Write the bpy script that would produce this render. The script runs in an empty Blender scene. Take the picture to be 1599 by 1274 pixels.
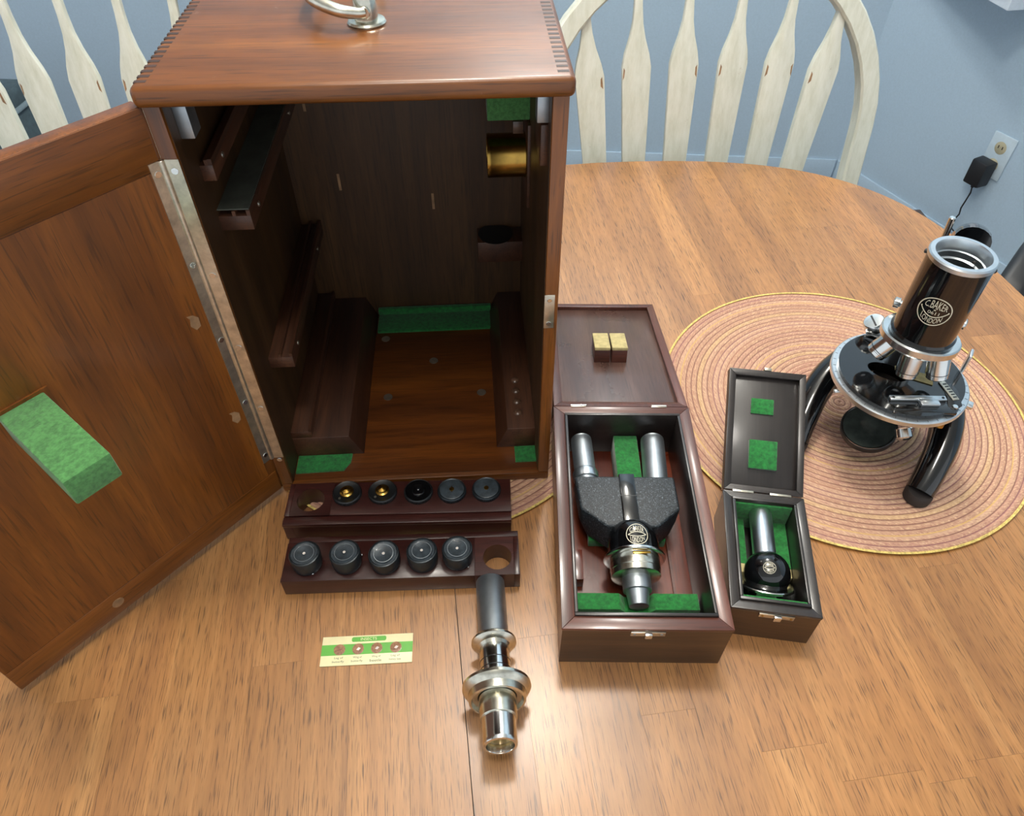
import bpy, bmesh, math, random
from mathutils import Vector, Matrix
random.seed(7)
scene = bpy.context.scene
C = scene.collection
S = 0.01                       # all builder numbers below are centimetres
R = math.radians

# ------------------------------------------------------------------ camera
CAM = Vector((19.8228, -44.799, 58.9219)); PITCH, YAW = 0.8057, 0.0611; FPX = 1141.83
fw = Vector((math.sin(YAW)*math.cos(PITCH), math.cos(YAW)*math.cos(PITCH), -math.sin(PITCH)))
rt = Vector((math.cos(YAW), -math.sin(YAW), 0)); up = rt.cross(fw)
cd = bpy.data.cameras.new('camera'); cam = bpy.data.objects.new('camera', cd); C.objects.link(cam)
cd.sensor_fit = 'HORIZONTAL'; cd.sensor_width = 36; cd.lens = FPX/1599*36
cd.shift_y = -15.49/1599; cd.clip_start = 0.02; cd.clip_end = 30
m = Matrix((rt, up, -fw)).transposed().to_4x4(); m.translation = CAM*S; cam.matrix_world = m
scene.camera = cam
# ------------------------------------------------------------------ world, room lamps and one added light
w = bpy.data.worlds.new('room_light'); scene.world = w; w.use_nodes = True
bg = w.node_tree.nodes['Background']; bg.inputs[0].default_value = (0.90, 0.95, 1.0, 1); bg.inputs[1].default_value = 0.85
def lamp(name, loc, power, radius, col):
    l = bpy.data.lights.new(name, 'POINT'); l.energy = power; l.shadow_soft_size = radius*S; l.color = col
    o = bpy.data.objects.new(name, l); C.objects.link(o); o.location = Vector(loc)*S
lamp('ceiling_or_fill_light', (30, 33, 150), 30, 9, (1.0, 0.95, 0.87))
lamp('ceiling_or_fill_light', (16, -42, 150), 15, 12, (1.0, 0.95, 0.88))
lamp('ceiling_or_fill_light', (55, 128, 150), 25, 9, (1.0, 0.96, 0.9))  # added unseen light that brightens the back wall, kept off the lid's reflection
scene.view_settings.view_transform = 'Standard'; scene.view_settings.look = 'None'
scene.view_settings.exposure = 0.3; scene.view_settings.gamma = 1.0
scene.view_settings.use_curve_mapping = False

# ------------------------------------------------------------------ materials
def lin(c):
    return tuple(((v/255)/12.92 if v/255 <= .04045 else ((v/255+.055)/1.055)**2.4) for v in c)+(1,)
class NT:
    def __init__(s, name):
        s.m = bpy.data.materials.new(name); s.m.use_nodes = True; s.t = s.m.node_tree; s.b = s.t.nodes['Principled BSDF']
    def n(s, typ, **k):
        o = s.t.nodes.new(typ)
        for a, v in k.items(): setattr(o, a, v)
        return o
    def l(s, a, b): s.t.links.new(a, b)
    def mix(s, fac, a, b, mode='MIX'):
        x = s.n('ShaderNodeMix', data_type='RGBA', blend_type=mode)
        for i, v in ((0, fac), (6, a), (7, b)):
            if hasattr(v, 'is_linked'): s.l(v, x.inputs[i])
            else: x.inputs[i].default_value = v
        return x.outputs[2]
    def ramp(s, fac, stops, interp='LINEAR'):
        r = s.n('ShaderNodeValToRGB'); r.color_ramp.interpolation = interp; e = r.color_ramp.elements
        while len(e) < len(stops): e.new(.5)
        for x, (p, c) in zip(e, stops): x.position = p; x.color = c if len(c) == 4 else tuple(c)+(1,)
        s.l(fac, r.inputs[0]); return r.outputs[0]
    def math(s, op, a, b=None):
        x = s.n('ShaderNodeMath', operation=op)
        for i, v in enumerate((a, b)):
            if v is None: continue
            if hasattr(v, 'is_linked'): s.l(v, x.inputs[i])
            else: x.inputs[i].default_value = v
        return x.outputs[0]
    def noise(s, vec, scale, detail=4, rough=.6, dist=0):
        x = s.n('ShaderNodeTexNoise'); x.inputs['Scale'].default_value = scale; x.inputs['Detail'].default_value = detail
        x.inputs['Roughness'].default_value = rough; x.inputs['Distortion'].default_value = dist
        if vec is not None: s.l(vec, x.inputs['Vector'])
        return x.outputs['Fac']
    def coords(s, scale=(1, 1, 1), rand=True):
        tc = s.n('ShaderNodeTexCoord'); mp = s.n('ShaderNodeMapping'); mp.inputs['Scale'].default_value = scale
        v = tc.outputs['Object']
        if rand:
            oi = s.n('ShaderNodeObjectInfo'); a = s.n('ShaderNodeVectorMath', operation='SCALE')
            a.inputs[0].default_value = (3.1, 5.7, 4.3); s.l(oi.outputs['Random'], a.inputs['Scale'])
            ad = s.n('ShaderNodeVectorMath', operation='ADD'); s.l(v, ad.inputs[0]); s.l(a.outputs[0], ad.inputs[1]); v = ad.outputs[0]
        s.l(v, mp.inputs[0]); return mp.outputs[0]
    def bump(s, h, strength=.2, dist=.0005):
        b = s.n('ShaderNodeBump'); b.inputs['Strength'].default_value = strength; b.inputs['Distance'].default_value = dist
        s.l(h, b.inputs['Height']); s.l(b.outputs[0], s.b.inputs['Normal'])
    def set(s, **k):
        for a, v in k.items():
            i = s.b.inputs[a.replace('_', ' ')]
            if hasattr(v, 'is_linked'): s.l(v, i)
            else: i.default_value = v
        return s.m
def wood(name, dark, mid, light, axis='Y', pore=0.55, rough=.35, coat=.3, tone=.25, scale=1, wear=None, coat_rough=.15, pscale=620, pst=.04, famt=.35):
    t = NT(name); st = {'X': (.07, 1, 1), 'Y': (1, .07, 1), 'Z': (1, 1, .07)}[axis]
    v = t.coords(tuple(q*scale for q in st))
    fig = t.noise(v, 22, 5, .6, 1.2)
    col = t.ramp(fig, [(.28, lin(dark)), (.5, lin(mid)), (.72, lin(light))])
    fine = t.noise(v, 240, 3, .7, .3)
    col = t.mix(t.ramp(fine, [(.35, (0, 0, 0)), (.65, (famt, famt, famt))]), col, lin([c*.62 for c in mid]))
    st2 = {'X': (pst, 1, 1), 'Y': (1, pst, 1), 'Z': (1, 1, pst)}[axis]
    pv = t.coords(tuple(q*scale for q in st2)); pn = t.noise(pv, pscale, 2, .5)
    pm = t.ramp(pn, [(.56, (0, 0, 0)), (.66, (pore, pore, pore))])
    col = t.mix(pm, col, lin([c*.5 for c in dark]))
    oi = t.n('ShaderNodeObjectInfo')
    br = t.math('ADD', t.math('MULTIPLY', oi.outputs['Random'], tone), 1-tone/2)
    hs = t.n('ShaderNodeHueSaturation'); t.l(br, hs.inputs['Value']); t.l(col, hs.inputs['Color'])
    out = hs.outputs[0]
    if wear:
        wn = t.noise(t.coords((1, 1, 1)), 55, 6, .75)
        out = t.mix(t.ramp(wn, [(.66, (0, 0, 0)), (.74, (.4, .4, .4))]), out, lin(wear))
    rn = t.noise(t.coords((1, 1, 1)), 14, 4)
    ro = t.math('ADD', t.math('MULTIPLY', rn, .25), rough-.12)
    t.bump(pn, .12, .0003)
    return t.set(Base_Color=out, Roughness=ro, Coat_Weight=coat, Coat_Roughness=coat_rough)
def plain(name, col, rough=.5, metal=0., var=.08, scale=60, coat=0., bump=0., sheen=0.):
    t = NT(name); nz = t.noise(t.coords(), scale, 4)
    a = lin([c*(1-var) for c in col]); b = lin([min(255, c*(1+var)) for c in col])
    if bump: t.bump(nz, bump, .0008)
    return t.set(Base_Color=t.ramp(nz, [(.3, a), (.7, b)]), Roughness=rough, Metallic=metal, Coat_Weight=coat, Sheen_Weight=sheen)
M = {}
M['table'] = wood('honey_table_wood', (144, 96, 54), (170, 118, 66), (190, 138, 82), 'Y', .75, .42, .5, .2, coat_rough=.27, pscale=1350, pst=.035, famt=.3)
M['table_leg'] = wood('painted_leg_wood', (182, 182, 166), (205, 205, 190), (216, 216, 202), 'Z', .15)
M['case_x'] = wood('mahogany_across', (76, 40, 9), (116, 64, 14), (140, 83, 25), 'X', .5, .38, .25, .1, wear=(150, 120, 96))
M['case_z'] = wood('mahogany_upright', (74, 38, 8), (112, 61, 14), (138, 80, 22), 'Z', .45, .38, .3, .1, wear=(120, 86, 60))
M['inner'] = wood('unpolished_inner_mahogany', (46, 28, 10), (70, 44, 18), (92, 62, 30), 'Z', .4, .5, .05, .1, wear=(92, 70, 50))
M['inner_floor'] = wood('inner_floor_mahogany', (64, 30, 8), (98, 50, 12), (124, 68, 18), 'X', .4, .4, .15, .1)
M['rail'] = wood('dark_rail_wood', (48, 26, 16), (72, 42, 26), (96, 60, 40), 'Y', .4, .45, .15, .15)
M['finger'] = wood('dark_end_grain', (38, 24, 18), (58, 38, 28), (76, 52, 40), 'X', .4, .5, .1, .2)
M['tray'] = wood('purple_brown_tray_wood', (38, 16, 14), (62, 28, 24), (84, 44, 38), 'X', .4, .32, .3, .1)
M['box_red'] = wood('red_brown_box_wood', (58, 25, 16), (86, 42, 29), (110, 60, 44), 'X', .4, .36, .3, .15)
M['box_red_y'] = wood('red_brown_box_wood_long', (58, 25, 16), (86, 42, 29), (110, 60, 44), 'Y', .4, .36, .3, .15)
M['box_in'] = wood('reddish_inner_wood', (58, 20, 10), (96, 36, 16), (128, 58, 26), 'Y', .4, .3, .4, .15)
M['lid_in'] = wood('greyed_lid_veneer', (60, 40, 34), (84, 60, 52), (106, 80, 70), 'Y', .3, .3, .3, .1)
M['box_black'] = wood('black_stained_wood', (24, 20, 18), (38, 32, 30), (54, 48, 46), 'Y', .3, .36, .3, .15, wear=(84, 78, 76))
M['box_front'] = wood('umber_box_wood', (44, 28, 14), (66, 42, 22), (84, 56, 32), 'X', .4, .4, .2, .15)
M['felt'] = plain('green_felt', (26, 104, 44), .95, 0, .22, 260, bump=.6, sheen=.3)
M['felt_dirty'] = plain('faded_green_felt', (70, 122, 66), .95, 0, .16, 320, bump=.7, sheen=.2)
M['chrome'] = plain('chrome_metal', (222, 225, 224), .16, 1, .04, 40)
M['nickel'] = plain('worn_nickel', (206, 204, 190), .24, 1, .12, 90)
M['brushed'] = plain('brushed_steel', (212, 218, 222), .3, 1, .05, 40)
M['steel'] = plain('blued_steel', (172, 180, 186), .46, 1, .06, 70)
M['flap'] = plain('dark_slate_leather', (70, 74, 66), .6, 0, .15, 60)
M['gunmetal'] = plain('gunmetal_black', (44, 50, 54), .32, .55, .15, 120)
M['cap'] = plain('aged_ebonite', (58, 66, 72), .34, .2, .22, 180, coat=.2)
M['brass'] = plain('aged_brass', (168, 134, 66), .26, 1, .12, 60)
M['pale_metal'] = plain('pale_hinge_metal', (200, 194, 178), .3, .95, .1, 120)
M['black'] = plain('black_gloss_enamel', (10, 11, 13), .1, 0, .1, 20, coat=.6)
M['satin_black'] = plain('satin_black', (20, 22, 24), .4, 0, .15, 60)
t = NT('black_crackle_enamel'); cn = t.noise(t.coords(), 900, 3, .6, .8)
t.bump(cn, .8, .0006); M['crackle'] = t.set(Base_Color=t.ramp(cn, [(.42, lin((20, 24, 28))), (.58, lin((44, 52, 58))), (.68, lin((112, 122, 128)))]), Roughness=.4)  # palest flecks are highlights on the wrinkles, painted into the colour
M['glass'] = plain('dark_lens_glass', (20, 24, 30), .05, 0, .1, 20, coat=1)
M['mirror'] = plain('grey_reflection_mirror', (58, 64, 60), .22, 0, .2, 60, coat=.4)  # what the mirror reflects is painted in as a flat grey-green
M['rubber'] = plain('dark_rubber', (40, 34, 32), .7)
M['cream_pad'] = plain('cream_pad', (178, 164, 116), .85, 0, .1, 150, bump=.4)
M['logo'] = plain('pale_gold_print', (206, 200, 178), .5, 0, .03)
M['wall'] = plain('pale_blue_wall_paint', (168, 190, 208), .6, 0, .02, 200, bump=.05)
M['trim'] = plain('pale_blue_trim_paint', (168, 190, 208), .45, 0, .02, 200)
M['ceiling'] = plain('white_ceiling_paint', (226, 226, 222), .8, 0, .02)
M['floor'] = plain('grey_brown_carpet', (110, 100, 92), .95, 0, .15, 300, bump=.5)
M['white_plastic'] = plain('white_plastic', (216, 222, 224), .4, 0, .02)
M['plate'] = plain('bluish_white_plate', (184, 202, 214), .45, 0, .02)
M['ivory'] = plain('ivory_plastic', (170, 164, 138), .45, 0, .05)
M['black_plastic'] = plain('black_plastic', (22, 24, 28), .45, 0, .1)
M['navy'] = plain('navy_fabric', (24, 30, 44), .8, 0, .15, 200)
M['bin'] = plain('slate_grey_plastic', (74, 90, 96), .6, 0, .1)
M['bin_line'] = plain('light_grey_trim', (132, 150, 158), .6, 0, .05)
M['cabinet'] = plain('white_painted_wood', (214, 226, 238), .5, 0, .02)
M['brownwood'] = wood('brown_stool_wood', (64, 44, 34), (92, 66, 50), (110, 80, 62), 'X')
t = NT('cream_distressed_paint'); v = t.coords((1, 1, .12))
n1 = t.noise(v, 90, 5, .7); n2 = t.noise(t.coords(), 26, 5, .7)
cc = t.ramp(n1, [(.3, lin((200, 202, 184))), (.55, lin((216, 218, 204))), (.75, lin((224, 226, 215)))])
cc = t.mix(t.ramp(n2, [(.68, (0, 0, 0)), (.74, (.5, .5, .5))]), cc, lin((158, 132, 96)))
t.bump(n1, .1); M['chair'] = t.set(Base_Color=cc, Roughness=.42, Coat_Weight=.15)
M['scuff'] = plain('worn_brown_scuff', (140, 108, 76), .6, 0, .2)
# coiled placemat: rings by radius, flecks by angle
t = NT('coiled_pink_straw'); tc = t.n('ShaderNodeTexCoord'); sx = t.n('ShaderNodeSeparateXYZ'); t.l(tc.outputs['Object'], sx.inputs[0])
PITCH_MAT = .60
ln = t.n('ShaderNodeVectorMath', operation='LENGTH'); cx = t.n('ShaderNodeCombineXYZ'); t.l(sx.outputs[0], cx.inputs[0]); t.l(sx.outputs[1], cx.inputs[1]); t.l(cx.outputs[0], ln.inputs[0])
rr = t.math('DIVIDE', ln.outputs['Value'], PITCH_MAT*S); idx = t.math('FLOOR', rr); fr = t.math('FRACT', rr)
ang = t.math('ARCTAN2', sx.outputs[1], sx.outputs[0])
wn = t.n('ShaderNodeTexWhiteNoise', noise_dimensions='1D'); t.l(idx, wn.inputs['W'])
base = t.ramp(wn.outputs['Value'], [(0, lin((188, 146, 120))), (.3, lin((196, 156, 130))), (.5, lin((184, 140, 118))), (.7, lin((200, 164, 124))), (.8, lin((188, 144, 122))), (1, lin((198, 158, 132)))], 'CONSTANT')
v3 = t.n('ShaderNodeCombineXYZ'); t.l(t.math('MULTIPLY', t.math('MULTIPLY', ang, ln.outputs['Value']), 420.), v3.inputs[0]); t.l(t.math('MULTIPLY', rr, 2.5), v3.inputs[1])
fl = t.noise(v3.outputs[0], 1, 3, .7)
base = t.mix(t.ramp(fl, [(.52, (0, 0, 0)), (.64, (.8, .8, .8))]), base, lin((222, 190, 152)))
base = t.mix(t.ramp(fl, [(.34, (.7, .7, .7)), (.46, (0, 0, 0))]), base, lin((150, 98, 86)))
edge = t.math('ABSOLUTE', t.math('SUBTRACT', fr, .5))
wn2 = t.n('ShaderNodeTexWhiteNoise', noise_dimensions='1D'); t.l(t.math('ADD', t.math('ROUND', rr), 37.3), wn2.inputs['W'])
thread = t.ramp(wn2.outputs['Value'], [(0, lin((116, 72, 66))), (.5, lin((206, 170, 98))), (.62, lin((126, 78, 86))), (.8, lin((150, 98, 82)))], 'CONSTANT')
base = t.mix(t.ramp(edge, [(.36, (0, 0, 0)), (.44, (.8, .8, .8))]), base, thread)
t.bump(fl, .8, .0008); M['mat'] = t.set(Base_Color=base, Roughness=.75)
M['mat_edge'] = plain('yellow_cord_edge', (200, 176, 100), .7, 0, .2, 400, bump=.6)
M['slide_card'] = plain('cream_card', (232, 224, 178), .4, 0, .03)
M['slide_green'] = plain('bright_green_print', (92, 170, 62), .4, 0, .03)
M['slide_dark'] = plain('dark_green_print', (58, 78, 48), .5, 0, .03)
M['slide_win'] = plain('tinted_window', (150, 112, 88), .15, 0, .2, 500, coat=.5)
M['speck'] = plain('white_speck', (225, 215, 205), .5)
M['speck_red'] = plain('red_brown_speck', (120, 60, 50), .5)

# ------------------------------------------------------------------ mesh builders (centimetres)
class MB:
    def __init__(s): s.v = []; s.f = []
    def add(s, vs, fs, mat=None):
        o = len(s.v); s.v += [tuple(mat @ Vector(p)) if mat else tuple(p) for p in vs]; s.f += [tuple(i+o for i in f) for f in fs]; return s
    def box(s, x0, x1, y0, y1, z0, z1, mat=None):
        return s.add([(x, y, z) for z in (z0, z1) for y in (y0, y1) for x in (x0, x1)],
                     [(0, 2, 3, 1), (4, 5, 7, 6), (0, 1, 5, 4), (2, 6, 7, 3), (0, 4, 6, 2), (1, 3, 7, 5)], mat)
    def prism(s, poly, z0, z1, mat=None):
        n = len(poly)
        if sum(poly[i][0]*poly[(i+1) % n][1]-poly[(i+1) % n][0]*poly[i][1] for i in range(n)) < 0: poly = poly[::-1]
        return s.add([(x, y, z0) for x, y in poly]+[(x, y, z1) for x, y in poly],
                     [tuple(range(n))[::-1], tuple(range(n, 2*n))]+[(i, (i+1) % n, n+(i+1) % n, n+i) for i in range(n)], mat)
    def lathe(s, prof, n=40, mat=None, close=True):
        """prof: list of (radius, z); revolved about z"""
        vs = []; fs = []; k = len(prof)
        for i in range(n):
            a = 2*math.pi*i/n
            vs += [(r*math.cos(a), r*math.sin(a), z) for r, z in prof]
        for i in range(n):
            j = (i+1) % n
            for q in range(k-1): fs.append((i*k+q, j*k+q, j*k+q+1, i*k+q+1))
        if close:
            for q, rev in ((0, True), (k-1, False)):
                if prof[q][0] > 1e-6:
                    ring = [i*k+q for i in range(n)]; fs.append(tuple(ring[::-1] if rev else ring))
        return s.add(vs, fs, mat)
    def tube(s, path, rad, n=14, flat=1.0, upv=Vector((0, 0, 1)), cap=True):
        P = [Vector(p) for p in path]; K = len(P); vs = []; fs = []
        for i, p in enumerate(P):
            d = (P[min(i+1, K-1)]-P[max(i-1, 0)]).normalized(); a = d.cross(upv)
            if a.length < 1e-4: a = d.cross(Vector((1, 0, 0)))
            a.normalize(); b = a.cross(d).normalized(); r = rad[i] if isinstance(rad, (list, tuple)) else rad
            ra, rb = r if isinstance(r, tuple) else (r, r*flat)
            vs += [p+a*ra*math.cos(2*math.pi*j/n)+b*rb*math.sin(2*math.pi*j/n) for j in range(n)]
        for i in range(K-1):
            for j in range(n): fs.append((i*n+j, i*n+(j+1) % n, (i+1)*n+(j+1) % n, (i+1)*n+j))
        if cap: fs += [tuple(range(n))[::-1], tuple(range((K-1)*n, K*n))]
        return s.add(vs, fs)
def axis_to(p, d, roll=0):
    """matrix that takes +z to direction d at p"""
    q = Vector(d).normalized().to_track_quat('Z', 'Y'); return Matrix.Translation(Vector(p)) @ q.to_matrix().to_4x4()
def mesh(name, mb, bevel=0, seg=2, smooth=True, ang=35, off=(0, 0, 0)):
    me = bpy.data.meshes.new(name); o = Vector(off)
    me.from_pydata([(Vector(p)-o)*S for p in mb.v], [], mb.f)
    bm = bmesh.new(); bm.from_mesh(me)
    bmesh.ops.remove_doubles(bm, verts=bm.verts, dist=1e-7); bmesh.ops.recalc_face_normals(bm, faces=bm.faces)
    if bevel:
        es = [e for e in bm.edges if len(e.link_faces) == 2 and e.calc_face_angle(0) > R(25)]
        bmesh.ops.bevel(bm, geom=es, offset=bevel*S, segments=seg, affect='EDGES', profile=.5, clamp_overlap=True)
    bm.to_mesh(me); bm.free()
    if smooth:
        for p in me.polygons: p.use_smooth = True
        me.set_sharp_from_angle(angle=R(ang))
    return me
def put(name, me, mat, parent=None, loc=(0, 0, 0), rot=(0, 0, 0)):
    o = bpy.data.objects.new(name, me); C.objects.link(o)
    if mat and not me.materials: me.materials.append(M[mat])
    o.parent = parent; o.location = Vector(loc)*S; o.rotation_euler = rot; return o
def obj(name, mb, mat, parent=None, bevel=0, loc=(0, 0, 0), rot=(0, 0, 0), off=(0, 0, 0), **k):
    return put(name, mesh(name, mb, bevel, off=off, **k), mat, parent, loc, rot)
def tag(o, label, cat, group=None):
    o['label'] = label; o['category'] = cat
    if group: o['group'] = group
    return o
def thing(name, label, cat, loc=(0, 0, 0), rotz=0, group=None):
    o = bpy.data.objects.new(name, None); C.objects.link(o); o.empty_display_size = .05
    o.location = Vector(loc)*S; o.rotation_euler = (0, 0, rotz); return tag(o, label, cat, group)
def struct(name, mb, mat, **k):
    o = obj(name, mb, mat, **k); o['kind'] = 'structure'; return o
def box(*a): return MB().box(*a)
def cyl(p, d, r, h, n=32, r2=None, bev=.06):
    r2 = r if r2 is None else r2; b = min(bev, h*.3, r*.3)
    return MB().lathe([(r-b, 0), (r, b), (r2, h-b), (r2-b, h)], n, axis_to(p, d))
def text_mesh(body, size=1.0):
    cu = bpy.data.curves.new('lettering', 'FONT'); cu.body = body; cu.size = size; cu.resolution_u = 3
    o = bpy.data.objects.new('lettering', cu); C.objects.link(o)
    dg = bpy.context.evaluated_depsgraph_get(); me = bpy.data.meshes.new_from_object(o.evaluated_get(dg))
    vs = [(p.co.x, p.co.y) for p in me.vertices]; fs = [tuple(p.vertices) for p in me.polygons]
    bpy.data.objects.remove(o); bpy.data.curves.remove(cu); bpy.data.meshes.remove(me)
    return vs, fs
def text_fit(body, x0, x1, lo, hi):
    """letters stretched between two curves lo(x), hi(x)"""
    vs, fs = text_mesh(body); a = min(p[0] for p in vs); b = max(p[0] for p in vs); c = min(p[1] for p in vs); d = max(p[1] for p in vs)
    out = []
    for x, y in vs:
        X = x0+(x-a)/(b-a)*(x1-x0); u = (y-c)/(d-c); out.append((X, lo(X)+(hi(X)-lo(X))*u))
    return out, fs
def ribbon(pts, wd, closed=True):
    n = len(pts); vs = []; fs = []
    for i, p in enumerate(pts):
        a = pts[(i-1) % n] if closed or i else p; b = pts[(i+1) % n] if closed or i < n-1 else p
        dx, dy = b[0]-a[0], b[1]-a[1]; L = math.hypot(dx, dy) or 1; nx, ny = -dy/L*wd/2, dx/L*wd/2
        vs += [(p[0]+nx, p[1]+ny), (p[0]-nx, p[1]-ny)]
    for i in range(n if closed else n-1):
        j = (i+1) % n; fs.append((2*i, 2*i+1, 2*j+1, 2*j))
    return vs, fs
def logo(kind):
    """unit-radius emblem as flat vertices/faces"""
    V = []; F = []
    def add(a):
        o = len(V); V.extend(a[0]); F.extend(tuple(i+o for i in f) for f in a[1])
    wd = .07
    add(ribbon([(math.cos(i*math.pi/24), math.sin(i*math.pi/24)) for i in range(48)], wd))
    rim = lambda x: math.sqrt(max(.0, .86**2-x*x))
    if kind == 'half':
        chord = lambda x: .14; belly = lambda x: .14-.52*max(0, 1-(x/.86)**2)
        add(ribbon([(-.86, .14), (0, .14), (.86, .14)], wd, False))
        add(ribbon([(x/20*.86, belly(x/20*.86)) for x in range(-20, 21)], wd, False))
        add(text_fit('0611', -.34, .34, lambda x: -.19, lambda x: .04))
        add(text_fit('C.BAKER', -.68, .68, lambda x: .22, lambda x: max(.42, rim(x))))
        add(text_fit('LONDON', -.62, .62, lambda x: min(-.5, -rim(x)), lambda x: belly(x)-.1))
    else:
        up_ = lambda x: .22*max(0, 1-(x/.84)**2)
        add(ribbon([(x/20*.84, up_(x/20*.84)) for x in range(-20, 21)], wd, False))
        add(ribbon([(x/20*.84, -up_(x/20*.84)) for x in range(-20, 21)], wd, False))
        add(text_fit('C.BAKER', -.66, .66, lambda x: up_(x)+.09, lambda x: max(.4, rim(x))))
        add(text_fit('LONDON', -.66, .66, lambda x: min(-.4, -rim(x)), lambda x: -up_(x)-.09))
    return V, F
def wrapped(flat, fn):
    mb = MB(); mb.v = [tuple(fn(x, y)) for x, y in flat[0]]; mb.f = list(flat[1]); return mb

# ================================================================== the room
FLOOR = -75
BW0 = Vector((67.4, 188.8)); BD = Vector((1, -.134)).normalized()
CORNER = Vector((144.5, 178.5)); SD = Vector((.375, -.927)).normalized()
A0 = CORNER-BD*520; B0 = CORNER+SD*330
struct('floor', MB().prism([(-400, -190), (290, -190), (290, 260), (-400, 260)], FLOOR-4, FLOOR), 'floor')
BN = Vector((-BD.y, BD.x)); SN = Vector((-SD.y, SD.x))
CO = CORNER+BN*6+BD*4
struct('wall_back', MB().prism([tuple(A0), tuple(CORNER), tuple(CORNER+BN*10), tuple(A0+BN*10)], FLOOR, 165), 'wall')
struct('wall_right', MB().prism([tuple(CORNER), tuple(B0), tuple(B0+SN*10), tuple(CORNER+SN*10)], FLOOR, 165), 'wall')
struct('ceiling', MB().prism([(-230, -190), (290, -190), (290, 240), (-230, 240)], 165, 169), 'ceiling')
struct('baseboard_back', MB().prism([tuple(A0-BN*.7), tuple(CORNER-BN*.7-BD*.8), tuple(CORNER-BD*.2), tuple(A0)], FLOOR, -64), 'trim', bevel=.1)
struct('baseboard_right', MB().prism([tuple(CORNER-SN*.7+SD*.8), tuple(B0-SN*.7), tuple(B0), tuple(CORNER+SD*.2)], FLOOR, -64), 'trim', bevel=.1)
def wallpt(y, out=0, z=0):
    """point on the right wall at a given y, set off from its surface"""
    tt = (y-CORNER.y)/SD.y; p = CORNER+SD*tt-SN*out; return Vector((p.x, p.y, z))
WROT = math.atan2(SD.y, SD.x)                     # local x along the wall towards the camera, local y into the wall
# outlet, local: x along wall, y = -out of wall
ot = thing('wall_outlet', 'white duplex outlet plate on the pale blue wall above the adapter', 'outlet', wallpt(132.3, 0, -39.1), WROT)
obj('cover_plate', box(-3.5, 3.5, -.5, 0, -5.9, 5.9), 'plate', ot, bevel=.25)
for zz in (2.4, -2.4):
    so = obj('socket', MB().lathe([(1.6, -.1), (1.7, .05), (1.5, .15)], 24, axis_to((0, -.5, zz), (0, -1, 0))), 'ivory', ot)
    for xx in (-.6, .6): obj('slot', box(xx-.12, xx+.12, -.72, -.6, zz-.4+.2, zz+.4+.2), 'black_plastic', so)
ad = thing('power_adapter', 'black plug-in power adapter with a thin cord hanging down the wall', 'adapter', wallpt(133.2, .6, -43.6), WROT)
obj('adapter_body', MB().prism([(-2.6, 0), (2.6, 0), (2.4, -4.2), (-2.4, -4.2)], -3.6, 3.4), 'black_plastic', ad, bevel=.5)
obj('strain_relief', cyl((0, -2.2, -3.5), (0, 0, -1), .45, 1.2), 'black_plastic', ad)
obj('cord', MB().tube([(0, -2.2, -4.5), (.2, -1.9, -6.5), (-.3, -1.5, -9.5), (-.7, -1.2, -12), (-.4, -1.1, -14), (-1.0, -1.1, -16), (-1.6, -1.2, -17.5), (-.7, -1.3, -18.6), (1.6, -1.5, -19.2), (4, -1.8, -24), (5, -1.8, -30.8)], .22, 8), 'black_plastic', ad)
# white cabinet hugging the right wall, its lower corner just in the frame
cb = thing('wall_cabinet', 'white wall cabinet whose lower corner pokes in at the upper right', 'cabinet', (0, 0, -1.76))
obj('cabinet_body', MB().prism([(146.36, 131.18), (162.7, 133.2), (145.3, 176.2), (142.2, 176.5)], 0, 55), 'cabinet', cb, bevel=.4)
obj('cabinet_door', MB().prism([(145.6, 132.6), (142.0, 174.5), (141.6, 174.4), (145.2, 132.5)], 3, 52), 'cabinet', cb, bevel=.1)
# small brown stool by the right wall
stl = thing('footstool', 'small dark brown wooden stool against the wall behind the table', 'stool', (143.8, 129.2, FLOOR))
obj('stool_top', box(-7.8, 7.8, -7.8, 7.8, 15.2, 17), 'brownwood', stl, bevel=.3)
for sx_ in (-1, 1):
    for sy_ in (-1, 1): obj('leg', box(sx_*6-1.2, sx_*6+1.2, sy_*6-1.2, sy_*6+1.2, 0, 15.2), 'brownwood', stl, bevel=.2)
# grey bin behind the left chair
bn = thing('storage_bin', 'slate grey lidded bin behind the left chair', 'bin', (-124, 168, FLOOR), R(-8))
obj('bin_body', MB().prism([(-13, -11), (13, -11), (13, 11), (-13, 11)], 0, 39), 'bin', bn, bevel=1)
obj('lid', MB().prism([(-14, -12), (14, -12), (14, 12), (-14, 12)], 39.6, 45), 'bin', bn, bevel=1.2)
obj('rim_band', MB().prism([(-14.2, -12.2), (14.2, -12.2), (14.2, 12.2), (-14.2, 12.2)], 38.6, 40.0), 'bin_line', bn, bevel=.2)
# dark chair at the right edge
dk = thing('upholstered_chair', 'black and navy padded chair past the right end of the table', 'chair', (108.3, 48.5, FLOOR), math.atan2(.69, .72))
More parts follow.
